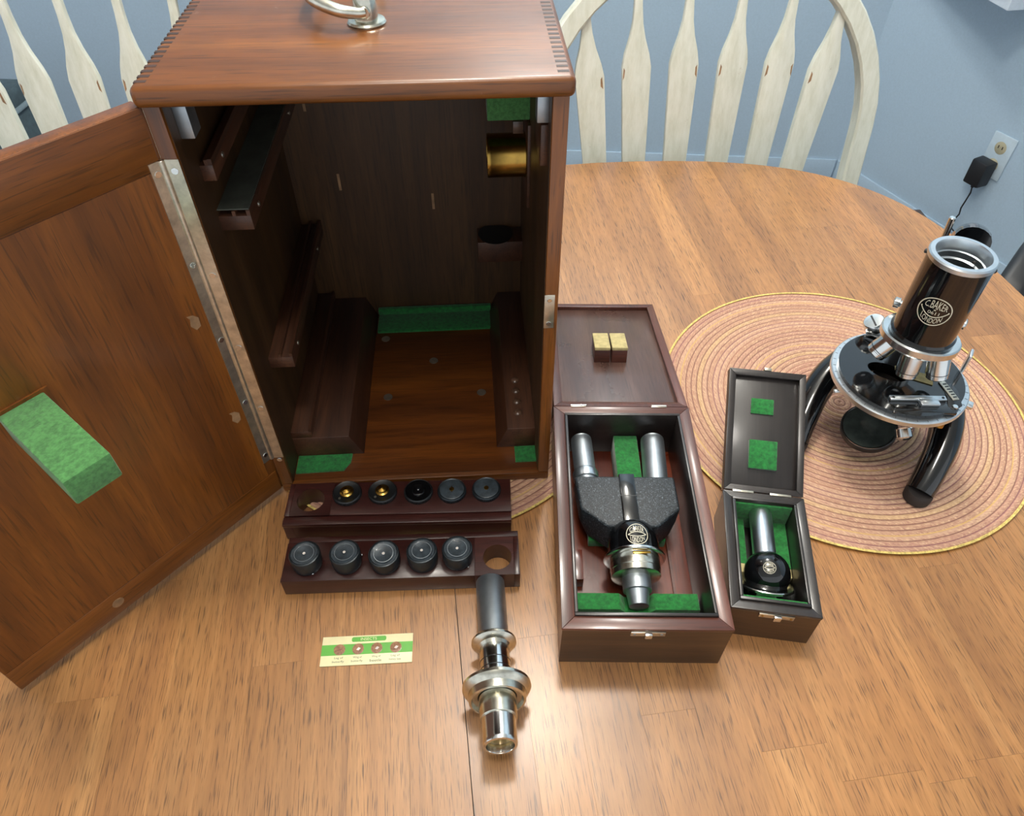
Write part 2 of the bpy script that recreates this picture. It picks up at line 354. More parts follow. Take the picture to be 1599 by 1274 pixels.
# local x along the backrest, local -y towards the seat
obj('seat', box(-20, 20, -42, -3, 36, 44), 'navy', dk, bevel=2.5, seg=3)
obj('backrest', MB().prism([(-20, 44), (20, 44), (20.5, 60), (18, 68), (10, 72), (-10, 72), (-17, 69), (-20.5, 62)], 0, 4.5, Matrix(((1, 0, 0, 0), (0, 0, 1, -4), (0, 1, 0, 0), (0, 0, 0, 1)))), 'black_plastic', dk, bevel=1.4, seg=3)
obj('back_cushion', MB().prism([(-16, 47), (16, 47), (16, 60), (12, 67), (-12, 67), (-16, 60)], 0, 2, Matrix(((1, 0, 0, 0), (0, 0, 1, -5.6), (0, 1, 0, 0), (0, 0, 0, 1)))), 'navy', dk, bevel=.8)
for sx_ in (-1, 1):
    for sy_ in (-38, -5): obj('leg', cyl((sx_*17, sy_, 0), (0, 0, 1), 1.8, 37), 'black_plastic', dk)

# ================================================================== table
TC = (15.59, 4.96); TROT = R(3.95); TA, TB, TN = 76, 57, 3.9
tb = thing('dining_table', 'honey brown oval dining table of glued hardwood strips', 'table', (TC[0], TC[1], FLOOR), TROT)
outline = []
for i in range(144):
    a = 2*math.pi*i/144; c, s_ = math.cos(a), math.sin(a)
    outline.append((TA*abs(c)**(2/TN)*(1 if c >= 0 else -1), TB*abs(s_)**(2/TN)*(1 if s_ >= 0 else -1)))
def clip(poly, x0, x1, y0, y1):
    for ax, lim, sg in ((0, x0, 1), (0, x1, -1), (1, y0, 1), (1, y1, -1)):
        out = []
        for i in range(len(poly)):
            p, q = poly[i], poly[(i+1) % len(poly)]; dp = (p[ax]-lim)*sg; dq = (q[ax]-lim)*sg
            if dp >= 0: out.append(p)
            if (dp >= 0) != (dq >= 0):
                t_ = dp/(dp-dq); out.append((p[0]+(q[0]-p[0])*t_, p[1]+(q[1]-p[1])*t_))
        poly = out
        if len(poly) < 3: return []
    return poly
for sgn in (-1, 1):
    x = .035
    while x < TA:
        wd = random.uniform(3.6, 6.4); x1 = min(TA+1, x+wd)
        if TA-x1 < 3: x1 = TA+1
        y = -TB-random.uniform(0, 40)
        while y < TB:
            y1 = y+random.uniform(34, 62)
            a, b = (x, x1-.012) if sgn > 0 else (-x1+.012, -x)
            pg = clip(outline, a, b, y, y1-.012)
            if len(pg) >= 3 and abs(sum(pg[i-1][0]*pg[i][1]-pg[i][0]*pg[i-1][1] for i in range(len(pg)))) > 4:
                obj('plank', MB().prism(pg, 72.6, 75), 'table', tb, smooth=False)
            y = y1
        x = x1
ap = [(p[0]*.86, p[1]*.84) for p in outline]; api = [(p[0]*.83, p[1]*.80) for p in outline]
am = MB(); n_ = len(ap)
am.add([(x, y, z) for z in (64, 72.6) for pl_ in (ap, api) for x, y in pl_],
       [f for i in range(n_) for j in [(i+1) % n_] for f in ((i, j, 2*n_+j, 2*n_+i), (n_+j, n_+i, 3*n_+i, 3*n_+j), (i, n_+i, n_+j, j), (2*n_+j, 3*n_+j, 3*n_+i, 2*n_+i))])
obj('apron', am, 'table_leg', tb, smooth=False)
for sx_ in (-1, 1):
    for sy_ in (-1, 1):
        obj('leg', MB().lathe([(2, 0), (2.6, 4), (3.4, 18), (4.2, 40), (3.2, 52), (4.2, 56), (4.4, 72.6)], 24, Matrix.Translation((sx_*9, sy_*36, 0))), 'table_leg', tb)

# ================================================================== placemats
MR = 19.35
prof = [(0.0, .26)]; r_ = 0
k = 0
while r_ < MR-.7:
    for q, h in ((.12, .20), (.3, .30), (.5, .33), (.7, .30), (.88, .20)): prof.append((r_+PITCH_MAT*q, h-.02))
    r_ += PITCH_MAT; k += 1
prof += [(r_+.05, .2), (r_+.05, .02), (0.0, .02)]
mat_me = mesh('coil', MB().lathe(prof, 160, close=False), ang=80)
edge_me = mesh('cord_edge', MB().lathe([(r_+.02, .03), (MR-.2, .02), (MR-.02, .1), (MR, .2), (MR-.15, .29), (r_+.25, .31), (r_+.02, .25)], 160, close=False), ang=80)
for (x, y), lb, rz in (((59.43, 8.65), 'round pink and yellow coiled placemat under the microscope', .3), ((14.6, 13.3), 'round pink coiled placemat mostly hidden under the big wooden case', 1.7)):
    pm_ = thing('placemat', lb, 'placemat', (x, y, 0), rz, 'coiled straw placemats')
    put('coil', mat_me, 'mat', pm_); put('cord_edge', edge_me, 'mat_edge', pm_)

# ================================================================== chairs
def chair(cx_, label):
    ch = thing('dining_chair', label, 'chair', (cx_, 70, FLOOR), 0, 'white arrow-back chairs')
    Z = lambda z: z-FLOOR
    Y = lambda z: .18*(z-10)
    def onb(x, z, y=0): return (x, Y(z)+y, Z(z))
    pts = [onb(23.5, -30), onb(26, -20), onb(27.4, -8)]
    for i in range(0, 25):
        a = math.pi*i/24; pts.append(onb(27.4*math.cos(a), 2.5+26.5*math.sin(a)))
    pts += [onb(-27.4, -8), onb(-26, -20), onb(-23.5, -30)]
    mb = MB(); vs = []; fs = []; P = [Vector(p) for p in pts]; K = len(P)
    sec = [(-1.5, -1.1), (-1.2, -1.5), (1.2, -1.5), (1.5, -1.1), (1.5, 1.1), (1.2, 1.5), (-1.2, 1.5), (-1.5, 1.1)]
    bn_ = Vector((0, 1, -.18)).normalized()
    for i, p in enumerate(P):
        d = (P[min(i+1, K-1)]-P[max(i-1, 0)]).normalized(); a = bn_.cross(d).normalized()
        vs += [p+a*u+bn_*v_ for u, v_ in sec]
    for i in range(K-1):
        for j in range(8): fs.append((i*8+j, i*8+(j+1) % 8, (i+1)*8+(j+1) % 8, (i+1)*8+j))
    mb.add(vs, fs+[tuple(range(8))[::-1], tuple(range((K-1)*8, K*8))]); obj('hoop', mb, 'chair', ch, ang=30)
    for s_ in (-1, 1):
        for x13, sl, zt, zs in ((3.9, .02, 27.8, 13.2), (11.4, .055, 25.6, 13), (18.9, .115, 19.8, 11.8)):
            xs = lambda z: s_*(x13+sl*(z-13))
            wz = [(-30, 1.7), (-2.4, 1.95), (zs-4, 2.22), (zs-.6, 2.3), (zs+1.2, 1.95), (zs+3.4, 1.25), (zs+5.5, .82), (zs+8, .64), (zt, .62)]
            wz = [q for q in wz if q[0] < zt or q[0] == zt]
            wz.sort()
            poly = [(xs(z)-w_, z) for z, w_ in wz]+[(xs(z)+w_, z) for z, w_ in wz[::-1]]
            sm = MB(); n2_ = len(poly)
            sm.add([onb(x, z, -.55) for x, z in poly]+[onb(x, z, .55) for x, z in poly],
                   [tuple(range(n2_)), tuple(range(n2_, 2*n2_))[::-1]]+[(i, n2_+i, n2_+(i+1) % n2_, (i+1) % n2_) for i in range(n2_)])
            so = obj('spindle', sm, 'chair', ch, bevel=.22, seg=2)
            for e_ in ((-1, 1) if random.random() < .45 else (random.choice((-1, 1)),)):
                obj('worn_edge', MB().prism([(xs(zs-1.6)+e_*2.12, zs-2.4), (xs(zs)+e_*2.02, zs-.6), (xs(zs)+e_*1.80, zs-1.0), (xs(zs)+e_*1.86, zs-2.0)], -.02, .02, Matrix(((1, 0, 0, 0), (0, .18, -1, -.56-1.8), (0, 1, 0, -FLOOR), (0, 0, 0, 1)))), 'scuff', so)
    seat = MB().prism([(-21, -1), (-22, -20), (-20, -38), (-10, -43), (10, -43), (20, -38), (22, -20), (21, -1), (12, 1), (-12, 1)], Z(-34), Z(-30))
    obj('seat', seat, 'chair', ch, bevel=1, loc=(0, -6.4, 0))
    legs = [((s_*16, y_-6, Z(-33.5)), (s_*20, y_-6+(4 if y_ > -10 else -4), 0)) for s_ in (-1, 1) for y_ in (-5, -34)]
    for a, b in legs:
        a, b = Vector(a), Vector(b); L = (b-a).length
        obj('leg', MB().lathe([(1.2, 0), (1.9, L*.2), (2.1, L*.35), (1.4, L*.45), (2, L*.6), (1.2, L)], 16, axis_to(a, b-a)), 'chair', ch)
    for s_ in (-1, 1): obj('stretcher', cyl((s_*18, -42, 20), (0, 34.5, 0), 1, 34.5), 'chair', ch)
    obj('stretcher', cyl((-18, -24, 20), (1, 0, 0), 1, 36), 'chair', ch)
chair(57.7, 'white arrow-back hoop chair behind the placemat end of the table')
chair(-34.0, 'white arrow-back chair showing above the open case door')

# ================================================================== the big wooden case
CW, CH, CDp = 26.19, 39.11, 26.6; Z0 = .33
case = thing('microscope_case', 'tall open mahogany microscope case with carrying handle and door swung left', 'case', (0, 0, Z0))
OFF = (0, 0, Z0)
def cs(name, mb, mat, parent=None, **k): return obj(name, mb, mat, parent or case, off=OFF if parent is None else (0, 0, 0), **k)
def sub(name, mb, mat, parent, **k): return obj(name, mb, mat, parent, off=OFF, **k)
cs('base_board', box(0, CW, 0, CDp, Z0, 1.36), 'case_x', bevel=.1)
cs('floor_board', box(1.05, CW-1.05, .5, CDp-1.1, 1.36, 1.4), 'inner_floor')
cs('side_panel', box(0, 1.05, 0, CDp, 1.4, CH), 'case_z', bevel=.08)
cs('side_panel', box(CW-1.05, CW, 0, CDp, 1.4, CH), 'case_z', bevel=.08)
cs('back_panel', box(1.05, CW-1.05, CDp-1.1, CDp, 1.4, CH), 'inner')
cs('side_lining', box(1.05, 1.1, .3, CDp-1.1, 1.4, CH), 'inner')
cs('side_lining', box(CW-1.1, CW-1.05, .3, CDp-1.1, 1.4, CH), 'inner')
lidt = cs('top_panel', box(-.32, CW+.32, -.42, CDp+.3, CH, CH+1.32), 'case_x', bevel=.42, seg=4)
fj = mesh('finger_joint', box(-.36, .36, -.17, .17, -.6, .012), bevel=0, smooth=False)
for sx_, xx in ((0, .22), (1, CW-.42)):
    for i in range(34): put('finger_joint', fj, 'finger', lidt, (xx, .55+i*.765, CH+1.32-Z0))
# handle: two posts and a bail lying to the left
def post(y):
    p = cs('handle_post', MB().lathe([(1.3, 0), (1.35, .12), (1.25, .25), (.82, .3), (.8, 1.75), (.74, 1.85)], 32, Matrix.Translation((13.1, y, CH+1.32))), 'nickel')
    sub('pivot_screw', cyl((13.1, y-.78, CH+2.25), (0, -1, 0), .42, .25), 'nickel', p)
    return p
post(9.4); post(17.2)
bail = [(13.1, 8.4, CH+2.3), (12.6, 8.2, CH+2.35), (11.4, 8.1, CH+2.6), (9.9, 9.0, CH+2.95), (9.1, 10.6, CH+3.2), (9.0, 13.3, CH+3.25), (9.1, 16.0, CH+3.2), (9.9, 17.6, CH+2.95), (11.4, 18.5, CH+2.6), (12.6, 18.4, CH+2.35), (13.1, 18.2, CH+2.3)]
sm_ = []
for i in range(len(bail)-1):
    for q in range(4):
        t_ = q/4; p0 = Vector(bail[max(i-1, 0)]); p1 = Vector(bail[i]); p2 = Vector(bail[i+1]); p3 = Vector(bail[min(i+2, len(bail)-1)])
        sm_.append(.5*((2*p1)+(-p0+p2)*t_+(2*p0-5*p1+4*p2-p3)*t_*t_+(-p0+3*p1-3*p2+p3)*t_**3))
sm_.append(Vector(bail[-1]))
cs('carrying_handle', MB().tube(sm_, [.34+.12*math.sin(math.pi*i/(len(sm_)-1)) for i in range(len(sm_))], 16), 'nickel')
# interior: stepped blocks on the floor
blk = [(1.05, 1.4), (7.75, 1.4), (6.6, 4.15), (1.05, 4.15)]
toY = lambda y0: Matrix(((1, 0, 0, 0), (0, 0, 1, y0), (0, 1, 0, 0), (0, 0, 0, 1)))
lb_ = cs('floor_block', MB().prism(blk, 0, 22.0, toY(3.45)), 'rail', bevel=.06)
sub('ledge', box(1.05, 3.05, 3.5, 25.4, 4.15, 5.0), 'rail', lb_, bevel=.05)
sub('ledge_lip', box(2.8, 3.05, 3.5, 25.4, 5.0, 5.25), 'rail', lb_)
blk2 = [(CW-1.05, 1.4), (21.2, 1.4), (22.3, 4.15), (CW-1.05, 4.15)]
rb_ = cs('floor_block', MB().prism(blk2, 0, 22.0, toY(3.45)), 'rail', bevel=.06)
for i in range(4): sub('peg', MB().lathe([(.42, 0), (.42, .1), (.25, .24), (0, .28)], 16, Matrix.Translation((23.5, 5.6+i*1.55, 4.15))), 'brownwood', rb_)
cs('felt_strip', box(7.9, 21.5, 21.9, 25.4, 1.4, 1.75), 'felt', bevel=.08)
cs('felt_strip', box(7.9, 21.5, 24.9, 25.45, 1.75, 2.6), 'felt', bevel=.08)
cs('felt_pad', MB().prism([(1.2, 3.4), (6.6, 3.4), (6.5, 2.3), (5.9, 1.3), (1.2, 1.2)], 1.4, 1.55), 'felt')
cs('felt_pad', box(23.0, 25.1, 1.35, 3.35, 1.4, 1.55), 'felt')
for x, y in ((8.9, 20.9), (14.6, 16.8), (9.7, 11.3), (19.9, 11.4)):
    cs('plug', MB().lathe([(.5, 1.4), (.5, 1.43), (0, 1.45)], 14, Matrix.Translation((x, y, 0))), 'pale_metal')
# grooved tray rails on the left wall
def rail(z, wdt, y0, y1, lip=True):
    r0 = cs('tray_rail', box(1.05, 1.05+wdt, y0, y1, z-1.5, z-.3), 'rail', bevel=.05)
    sub('rail_lip', box(1.05+wdt-.28, 1.05+wdt, y0, y1, z-.3, z+.15), 'rail', r0)
    sub('rail_lip', box(1.05+wdt*.45, 1.05+wdt*.45+.25, y0, y1, z-.3, z+.1), 'rail', r0)
    for yy in (y0+2.5, y1-4): sub('screw', cyl((1.05+wdt-.05, yy, z-.8), (1, 0, 0), .22, .14), 'pale_metal', r0)
rail(14.8, 2.2, 4.0, 25.4); rail(29.6, 2.4, 3.4, 25.4); rail(33.9, .95, 3.0, 25.4)
cs('steel_flap', box(1.1, 3.4, 3.5, 25, 29.75, 29.85), 'flap')
# fittings on the right
gb = cs('felt_block', box(21.4, 25.1, 15.8, 19, 30.1, 33.4), 'felt_dirty', bevel=.12)
cs('wood_tab', box(23.6, 24.5, 15.6, 16.2, 29.0, 30.1), 'brownwood', bevel=.05)
cs('tube_support', box(24.85, 25.2, 15, 20.5, 22, 30), 'rail', bevel=.05)
cs('rest_block', box(20.2, 25.15, 22.6, 25.5, 10.6, 13.2), 'rail', bevel=.08)
cs('rest_recess', MB().lathe([(1.0, 0), (1.8, .02), (1.9, .25), (1.6, .3)], 28, Matrix.Translation((22.2, 24.0, 13.2))), 'satin_black')
cs('corner_bracket', box(24.3, 25.14, 1.6, 2.8, 36.6, 38.9), 'steel', bevel=.1)
cs('corner_bracket', box(24.6, 25.14, 1.8, 5.5, 33.4, 36.4), 'rail', bevel=.1)
cs('corner_bracket', box(1.06, 2.0, 1.6, 3.2, 36.2, 38.9), 'steel', bevel=.1)
sp_ = cs('strike_plate', box(25.1, 25.92, -.06, .02, 20.2, 23.55), 'pale_metal', bevel=.03)
for zz in (20.7, 23.05): sub('screw', cyl((25.5, -.05, zz), (0, -1, 0), .2, .06, 14), 'chrome', sp_)
# back wall paint scratches stay flush slips of pale wood
for (x, z, h) in ((4.0, 27, 1.7), (6.0, 18.4, 1.9), (15.6, 15.8, 1.9)):
    cs('scratch', box(x-.13, x+.13, CDp-1.115, CDp-1.095, z, z+h), 'scuff')
# door
DANG = R(227.2); DW = 25.9
door = obj('door', box(-.1, DW, -1.3, -.06, 1.0, CH+.05), 'case_z', case, bevel=.12, off=(0, 0, Z0), rot=(0, 0, DANG))
def dp(name, mb, mat, **k): return obj(name, mb, mat, door, off=(0, 0, Z0), **k)
dp('door_panel', box(.95, DW-.25, -.12, 0, 3.75, 35.1), 'case_z')
dp('door_rail', box(.15, DW-.05, -.12, .02, 35.16, CH), 'case_x', bevel=.03)
dp('door_rail', box(.15, DW-.05, -.12, .02, 1.05, 3.7), 'case_x', bevel=.03)
dp('felt_block', box(12.95, 15.95, .02, 8.3, 22.6, 24.75), 'felt_dirty', bevel=.12)
dp('felt_backing', box(12.6, 16.3, 0, .15, 22.3, 25.0), 'case_z')
for (u, z) in ((1.9, 23.4), (1.7, 12.7)): dp('patch', MB().prism([(u-.3, z-.6), (u+.1, z-.75), (u+.45, z-.2), (u+.3, z+.4), (u+.5, z+.75), (u, z+.6), (u-.35, z+.2)], -.012, .006, Matrix(((1, 0, 0, 0), (0, 0, -1, 0), (0, 1, 0, 0), (0, 0, 0, 1)))), 'scuff')
dp('plug', MB().lathe([(.5, 0), (.5, .03), (0, .05)], 14, axis_to((17, .02, 2.4), (0, 1, 0))), 'scuff')
# piano hinge: two leaves, knuckle and screws
hg = cs('piano_hinge', cyl((0, -.08, 5.6), (0, 0, 1), .22, 30.1, 14, bev=.02), 'pale_metal')
sub('hinge_leaf', box(.1, 1.1, -.07, .01, 5.6, 35.7), 'pale_metal', hg)
hl = obj('hinge_leaf', box(.1, .95, 0, .08, 5.6, 35.7), 'pale_metal', hg, off=(0, 0, Z0), rot=(0, 0, DANG))
for i in range(5):
    zz = 34.9-i*7.1
    sub('screw', cyl((.65, -.07, zz-1.2 if i else zz), (0, -1, 0), .24, .05, 14), 'chrome', hg)
    obj('screw', cyl((.55, .08, zz), (0, 1, 0), .24, .05, 14), 'chrome', hg, off=(0, 0, Z0), rot=(0, 0, DANG))
# brass tube in the case
br = thing('brass_tube', 'short polished brass tube held on the right inside the big case', 'tube', (23.2, 17.8, 25.9-1.95))
obj('barrel', MB().lathe([(1.7, -1.85), (1.95, -1.85), (1.98, -1.6), (1.95, -1.5), (1.95, 1.5), (2.0, 1.6), (1.95, 1.75), (1.7, 1.75), (1.7, -1.85)], 48, axis_to((0, 0, 1.95), (1, 0, 0)), close=False), 'brass', br)
obj('end_rod', cyl((1.0, 0, 1.95), (1, 0, 0), .35, 1.4), 'brass', br)

# ================================================================== trays with lenses
def tray(name, label, P0, P1, width, height, hole_at, hole_r, front_groove, ext):
    """P0->P1: back-left to back-right on the table; front is to local -y"""
    a = math.atan2(P1[1]-P0[1], P1[0]-P0[0]); L = math.hypot(P1[0]-P0[0], P1[1]-P0[1])
    tr = thing(name, label, 'tray', (P0[0], P0[1], 0), a)
    hx, hy = hole_at; x0, x1 = max(.5, hx-2), min(L-.5, hx+2); zb = .02
    mb = MB(); n = 32
    # square cell with a round hole
    circ = [(hx+hole_r*math.cos(2*math.pi*i/n), hy+hole_r*math.sin(2*math.pi*i/n)) for i in range(n)]
    def sq(i):
        c, s_ = math.cos(2*math.pi*i/n), math.sin(2*math.pi*i/n); ts = []
        if c > 1e-9: ts.append((x1-hx)/c)
        if c < -1e-9: ts.append((x0-hx)/c)
        if s_ > 1e-9: ts.append((0-hy)/s_)
        if s_ < -1e-9: ts.append((-width-hy)/s_)
        k_ = min(ts); return (hx+c*k_, hy+s_*k_)
    outer = [sq(i) for i in range(n)]
    for cx__, cy__ in ((x0, 0), (x1, 0), (x0, -width), (x1, -width)):
        j = min(range(n), key=lambda q: (outer[q][0]-cx__)**2+(outer[q][1]-cy__)**2); outer[j] = (cx__, cy__)
    vs = [(x, y, z) for z in (zb, height) for pl_ in (circ, outer) for x, y in pl_]
    fs = []
    for i in range(n):
        j = (i+1) % n
        fs += [(2*n+i, 3*n+i, 3*n+j, 2*n+j), (j, n+j, n+i, i), (i, 2*n+i, 2*n+j, j), (n+i, n+j, 3*n+j, 3*n+i)]
    mb.add(vs, fs)
    body = obj('tray_body', mb, 'tray', tr, ang=30)
    if x0 > .01: obj('tray_end', box(0, x0, -width, 0, zb, height), 'tray', tr, bevel=.04)
    if x1 < L-.01: obj('tray_end', box(x1, L, -width, 0, zb, height), 'tray', tr, bevel=.04)
    return tr, L
# rear tray
T1, L1 = tray('objective_tray', 'rear dark wooden tray against the case holding five small lenses', (1.2, -.75), (22.3, -1.45), 3.75, 2.4, (2.2, -1.95), 1.3, True, .6)
obj('tongue', box(0, L1, -4.75, -3.85, 1.95, 2.38), 'tray', T1, bevel=.06)
obj('web', box(.9, L1-.05, -4.72, -3.75, .02, 1.95), 'tray', T1)
obj('end_cheek', box(0, .9, -4.7, -3.75, .02, 1.95), 'tray', T1, bevel=.05)
T2, L2 = tray('objective_tray', 'front dark wooden tray beside the slide holding five grey cylinders', (1.85, -7.35), (22.65, -7.85), 3.9, 2.2, (18.85, -2.1), 1.27, False, .6)
obj('tongue', box(0, L2, .1, .7, .02, 2.05), 'tray', T2, bevel=.06)
obj('web', box(0, L2, 0, .1, .02, 1.8), 'tray', T2)
order = ['leftmost', 'second', 'third', 'fourth', 'rightmost']
kn = 28
for i, (x, y, look) in enumerate(((6.76, -2.4, 'brass'), (10.1, -2.45, 'brass'), (13.5, -2.62, 'dark'), (16.67, -2.7, 'small'), (19.95, -2.75, 'small'))):
    lbs = ['black lens with domed brass centre beside the empty hole of the rear tray',
           'black lens with domed brass centre, second from the left in the rear tray',
           'all black lens with a dished face, middle of the rear tray',
           'flat dark lens with a small brass pinhole, second from the right in the rear tray',
           'flat dark lens with a tiny brass pinhole, rightmost in the rear tray'][i]
    th = thing('microscope_lens', lbs, 'lens', (x, y, 1.2), 0, 'lenses in the rear tray')
    kp = MB(); r1 = 1.38; vs = []; fs = []
    for q in range(96):
        a = 2*math.pi*q/96; r_k = r1 if q % 2 else r1-.05
        vs += [(1.2*math.cos(a), 1.2*math.sin(a), .0), (1.2*math.cos(a), 1.2*math.sin(a), 1.24), (r_k*math.cos(a), r_k*math.sin(a), 1.26), (r_k*math.cos(a), r_k*math.sin(a), 1.6), ((r1-.12)*math.cos(a), (r1-.12)*math.sin(a), 1.7), ((r1-.2)*math.cos(a), (r1-.2)*math.sin(a), 1.64)]
    for q in range(96):
        j = (q+1) % 96
        for k_ in range(5): fs.append((q*6+k_, j*6+k_, j*6+k_+1, q*6+k_+1))
    fs.append(tuple(q*6+5 for q in range(96)))
    kp.add(vs, fs); bd = obj('knurled_rim', kp, 'satin_black' if look != 'small' else 'gunmetal', th, ang=40)
    if look == 'brass':
        obj('brass_cone', MB().lathe([(.62, 1.64), (.66, 1.78), (.5, 1.86), (.42, 2.02), (.3, 2.06), (.12, 2.14), (0, 2.16)], 28), 'brass', th)
        obj('index_dot', MB().lathe([(.12, 0), (.12, .03), (0, .04)], 12, Matrix.Translation((-.62, -.68, 1.65))), 'pale_metal', th)
    elif look == 'dark':
        obj('dished_face', MB().lathe([(1.2, 1.72), (1.12, 1.66), (.7, 1.6), (.62, 1.82), (.5, 1.86), (0, 1.88)], 32), 'black', th)
        obj('lens_dot', MB().lathe([(.16, 1.88), (.1, 1.92), (0, 1.93)], 12), 'glass', th)
    else:
        obj('top_face', MB().lathe([(1.15, 1.66), (1.05, 1.7), (0, 1.71)], 32), 'cap', th)
        obj('pinhole', MB().lathe([(.24, 1.71), (.22, 1.75), (.1, 1.74), (0, 1.73)], 16), 'brass', th)
        if i == 3: obj('slot_mark', box(-.04, .04, -.36, .36, 1.712, 1.73), 'brass', th)
for i, (x, y) in enumerate(((3.95, -9.5), (7.42, -9.6), (10.8, -9.75), (14.08, -9.82), (17.15, -9.78))):
    lb = ['grey metal cylinder at the left end of the front tray', 'grey metal cylinder second from the left in the front tray', 'grey metal cylinder in the middle of the front tray',
          'grey metal cylinder with a bright square speck, second from the right', 'grey metal cylinder beside the empty hole of the front tray'][i]
    th = thing('eyepiece', lb, 'eyepiece', (x, y-.12, 2.22), random.uniform(0, 6), 'eyepieces in the front tray')
    th.rotation_euler = (R(random.uniform(-3, 3)), R(random.uniform(-3, 3)), th.rotation_euler[2])
    obj('barrel', MB().lathe([(1.22, 0), (1.25, .05), (1.25, .4), (1.33, .46), (1.35, 1.55), (1.3, 1.66), (1.2, 1.69), (1.16, 1.64)], 44), 'gunmetal', th)
    obj('cap', MB().lathe([(1.17, 1.62), (1.14, 1.7), (1.0, 1.71), (.94, 1.68), (0, 1.68)], 40), 'cap', th)
    obj('engraved_ring', MB().lathe([(.86, 1.685), (.86, 1.70), (.82, 1.70), (.82, 1.685)], 40, close=False), 'steel', th)
    obj('lens_opening', MB().lathe([(.13, 1.68), (.11, 1.71), (0, 1.70)], 12), 'speck', th)
    obj('locating_pin', cyl((0, -1.3, .25), (0, -1, 0), .1, .14, 10), 'chrome', th)

# ================================================================== lying draw tube
A_ = Vector((19.9, -11.85, 1.27)); B_ = Vector((20.05, -21.9, 2.72)); dr_ = (B_-A_).normalized()
dt = thing('draw_tube', 'long steel and nickel draw tube with two flanges lying on the table', 'microscope tube', (19.98, -18.5, 0))
OFFT = (19.98, -18.5, 0); Lf = (B_-A_).length
def tp(name, prof, mat): return obj(name, MB().lathe(prof, 48, axis_to(A_, dr_), close=False), mat, dt, off=OFFT)
tp('steel_tube', [(1.0, .1), (1.0, 0), (1.22, 0), (1.25, .06), (1.25, 6.1), (1.0, 6.15)], 'steel')
tp('small_flange', [(1.2, 5.85), (1.75, 5.9), (1.84, 6.02), (1.84, 6.2), (1.7, 6.35), (1.35, 6.5), (1.2, 6.75)], 'nickel')
tp('graduated_tube', [(1.2, 6.7), (1.22, 6.75), (1.22, 10.2)], 'chrome')
tp('graduation_ring', [(1.225, 7.9), (1.232, 7.92), (1.232, 7.95), (1.225, 7.97)], 'satin_black')
tp('graduation_ring', [(1.225, 8.6), (1.232, 8.62), (1.232, 8.65), (1.225, 8.67)], 'satin_black')
tp('large_flange', [(1.2, 9.7), (2.45, 9.75), (2.66, 9.9), (2.68, 10.15), (2.5, 10.45), (2.25, 10.6), (2.2, 11.15), (2.02, 11.2), (1.9, 10.9), (1.5, 10.85)], 'nickel')
tp('sleeve', [(1.3, 10.8), (1.43, 10.85), (1.43, 12.55), (1.38, 12.6), (1.25, 12.6)], 'nickel')
tp('nose', [(1.25, 12.55), (1.3, 12.6), (1.28, 14.3), (1.3, 14.4), (1.24, 14.62), (1.05, 14.64), (1.0, 14.45), (1.0, 13.2), (0, 13.2)], 'chrome')
tp('lens', [(.98, 14.0), (.7, 14.06), (0, 14.08)], 'brass')

# ================================================================== specimen slide
sl = thing('specimen_slide', 'cream and green insect specimen slide with four round windows', 'slide', (5.5521, -18.1026, 0), -.0074+.0)
obj('card', box(0, 7.6, 0, 2.55, .01, .13), 'slide_card', sl, bevel=.02)
obj('green_band', box(0, 7.6, .88, 1.82, .13, .134), 'slide_green', sl)
obj('title_plate', MB().prism([(2.55, 2.0), (5.25, 2.0), (5.35, 2.1), (5.35, 2.32), (5.25, 2.42), (2.55, 2.42), (2.45, 2.32), (2.45, 2.1)], .13, .134), 'slide_green', sl)
def flat_text(name, body, x0, x1, y0, y1, z, mat, parent):
    f_ = text_fit(body, x0, x1, lambda x: y0, lambda x: y1); mb = MB(); mb.v = [(x, y, z) for x, y in f_[0]]; mb.f = f_[1]
    return obj(name, mb, mat, parent, smooth=False)
flat_text('title', 'INSECTS', 3.2, 4.55, 2.1, 2.34, .137, 'slide_card', sl)
for i, (x, a, b) in enumerate(((1.5, 'Leg of', 'butterfly'), (3.05, 'Wing of', 'butterfly'), (4.6, 'Wing of', 'beetle'), (6.2, 'Leg of', 'honey bee'))):
    wv = obj('window', MB().lathe([(.48, .13), (.48, .14), (.43, .145), (0, .142)], 28, Matrix.Translation((x, 1.36, 0))), 'slide_win', sl)
    if i: obj('specimen', MB().prism([(x-.15, 1.3), (x+.05, 1.22), (x+.22, 1.42), (x+.02, 1.5)], .145, .149), 'speck', wv)
    else: obj('specimen', MB().prism([(x-.2, 1.25), (x+.2, 1.38), (x+.22, 1.44), (x-.16, 1.33)], .145, .149), 'speck_red', wv)
    flat_text('caption', a, x-.36, x+.36, .52, .74, .134, 'slide_dark', sl)
    flat_text('caption', b, x-.5, x+.46, .2, .42, .134, 'slide_dark', sl)

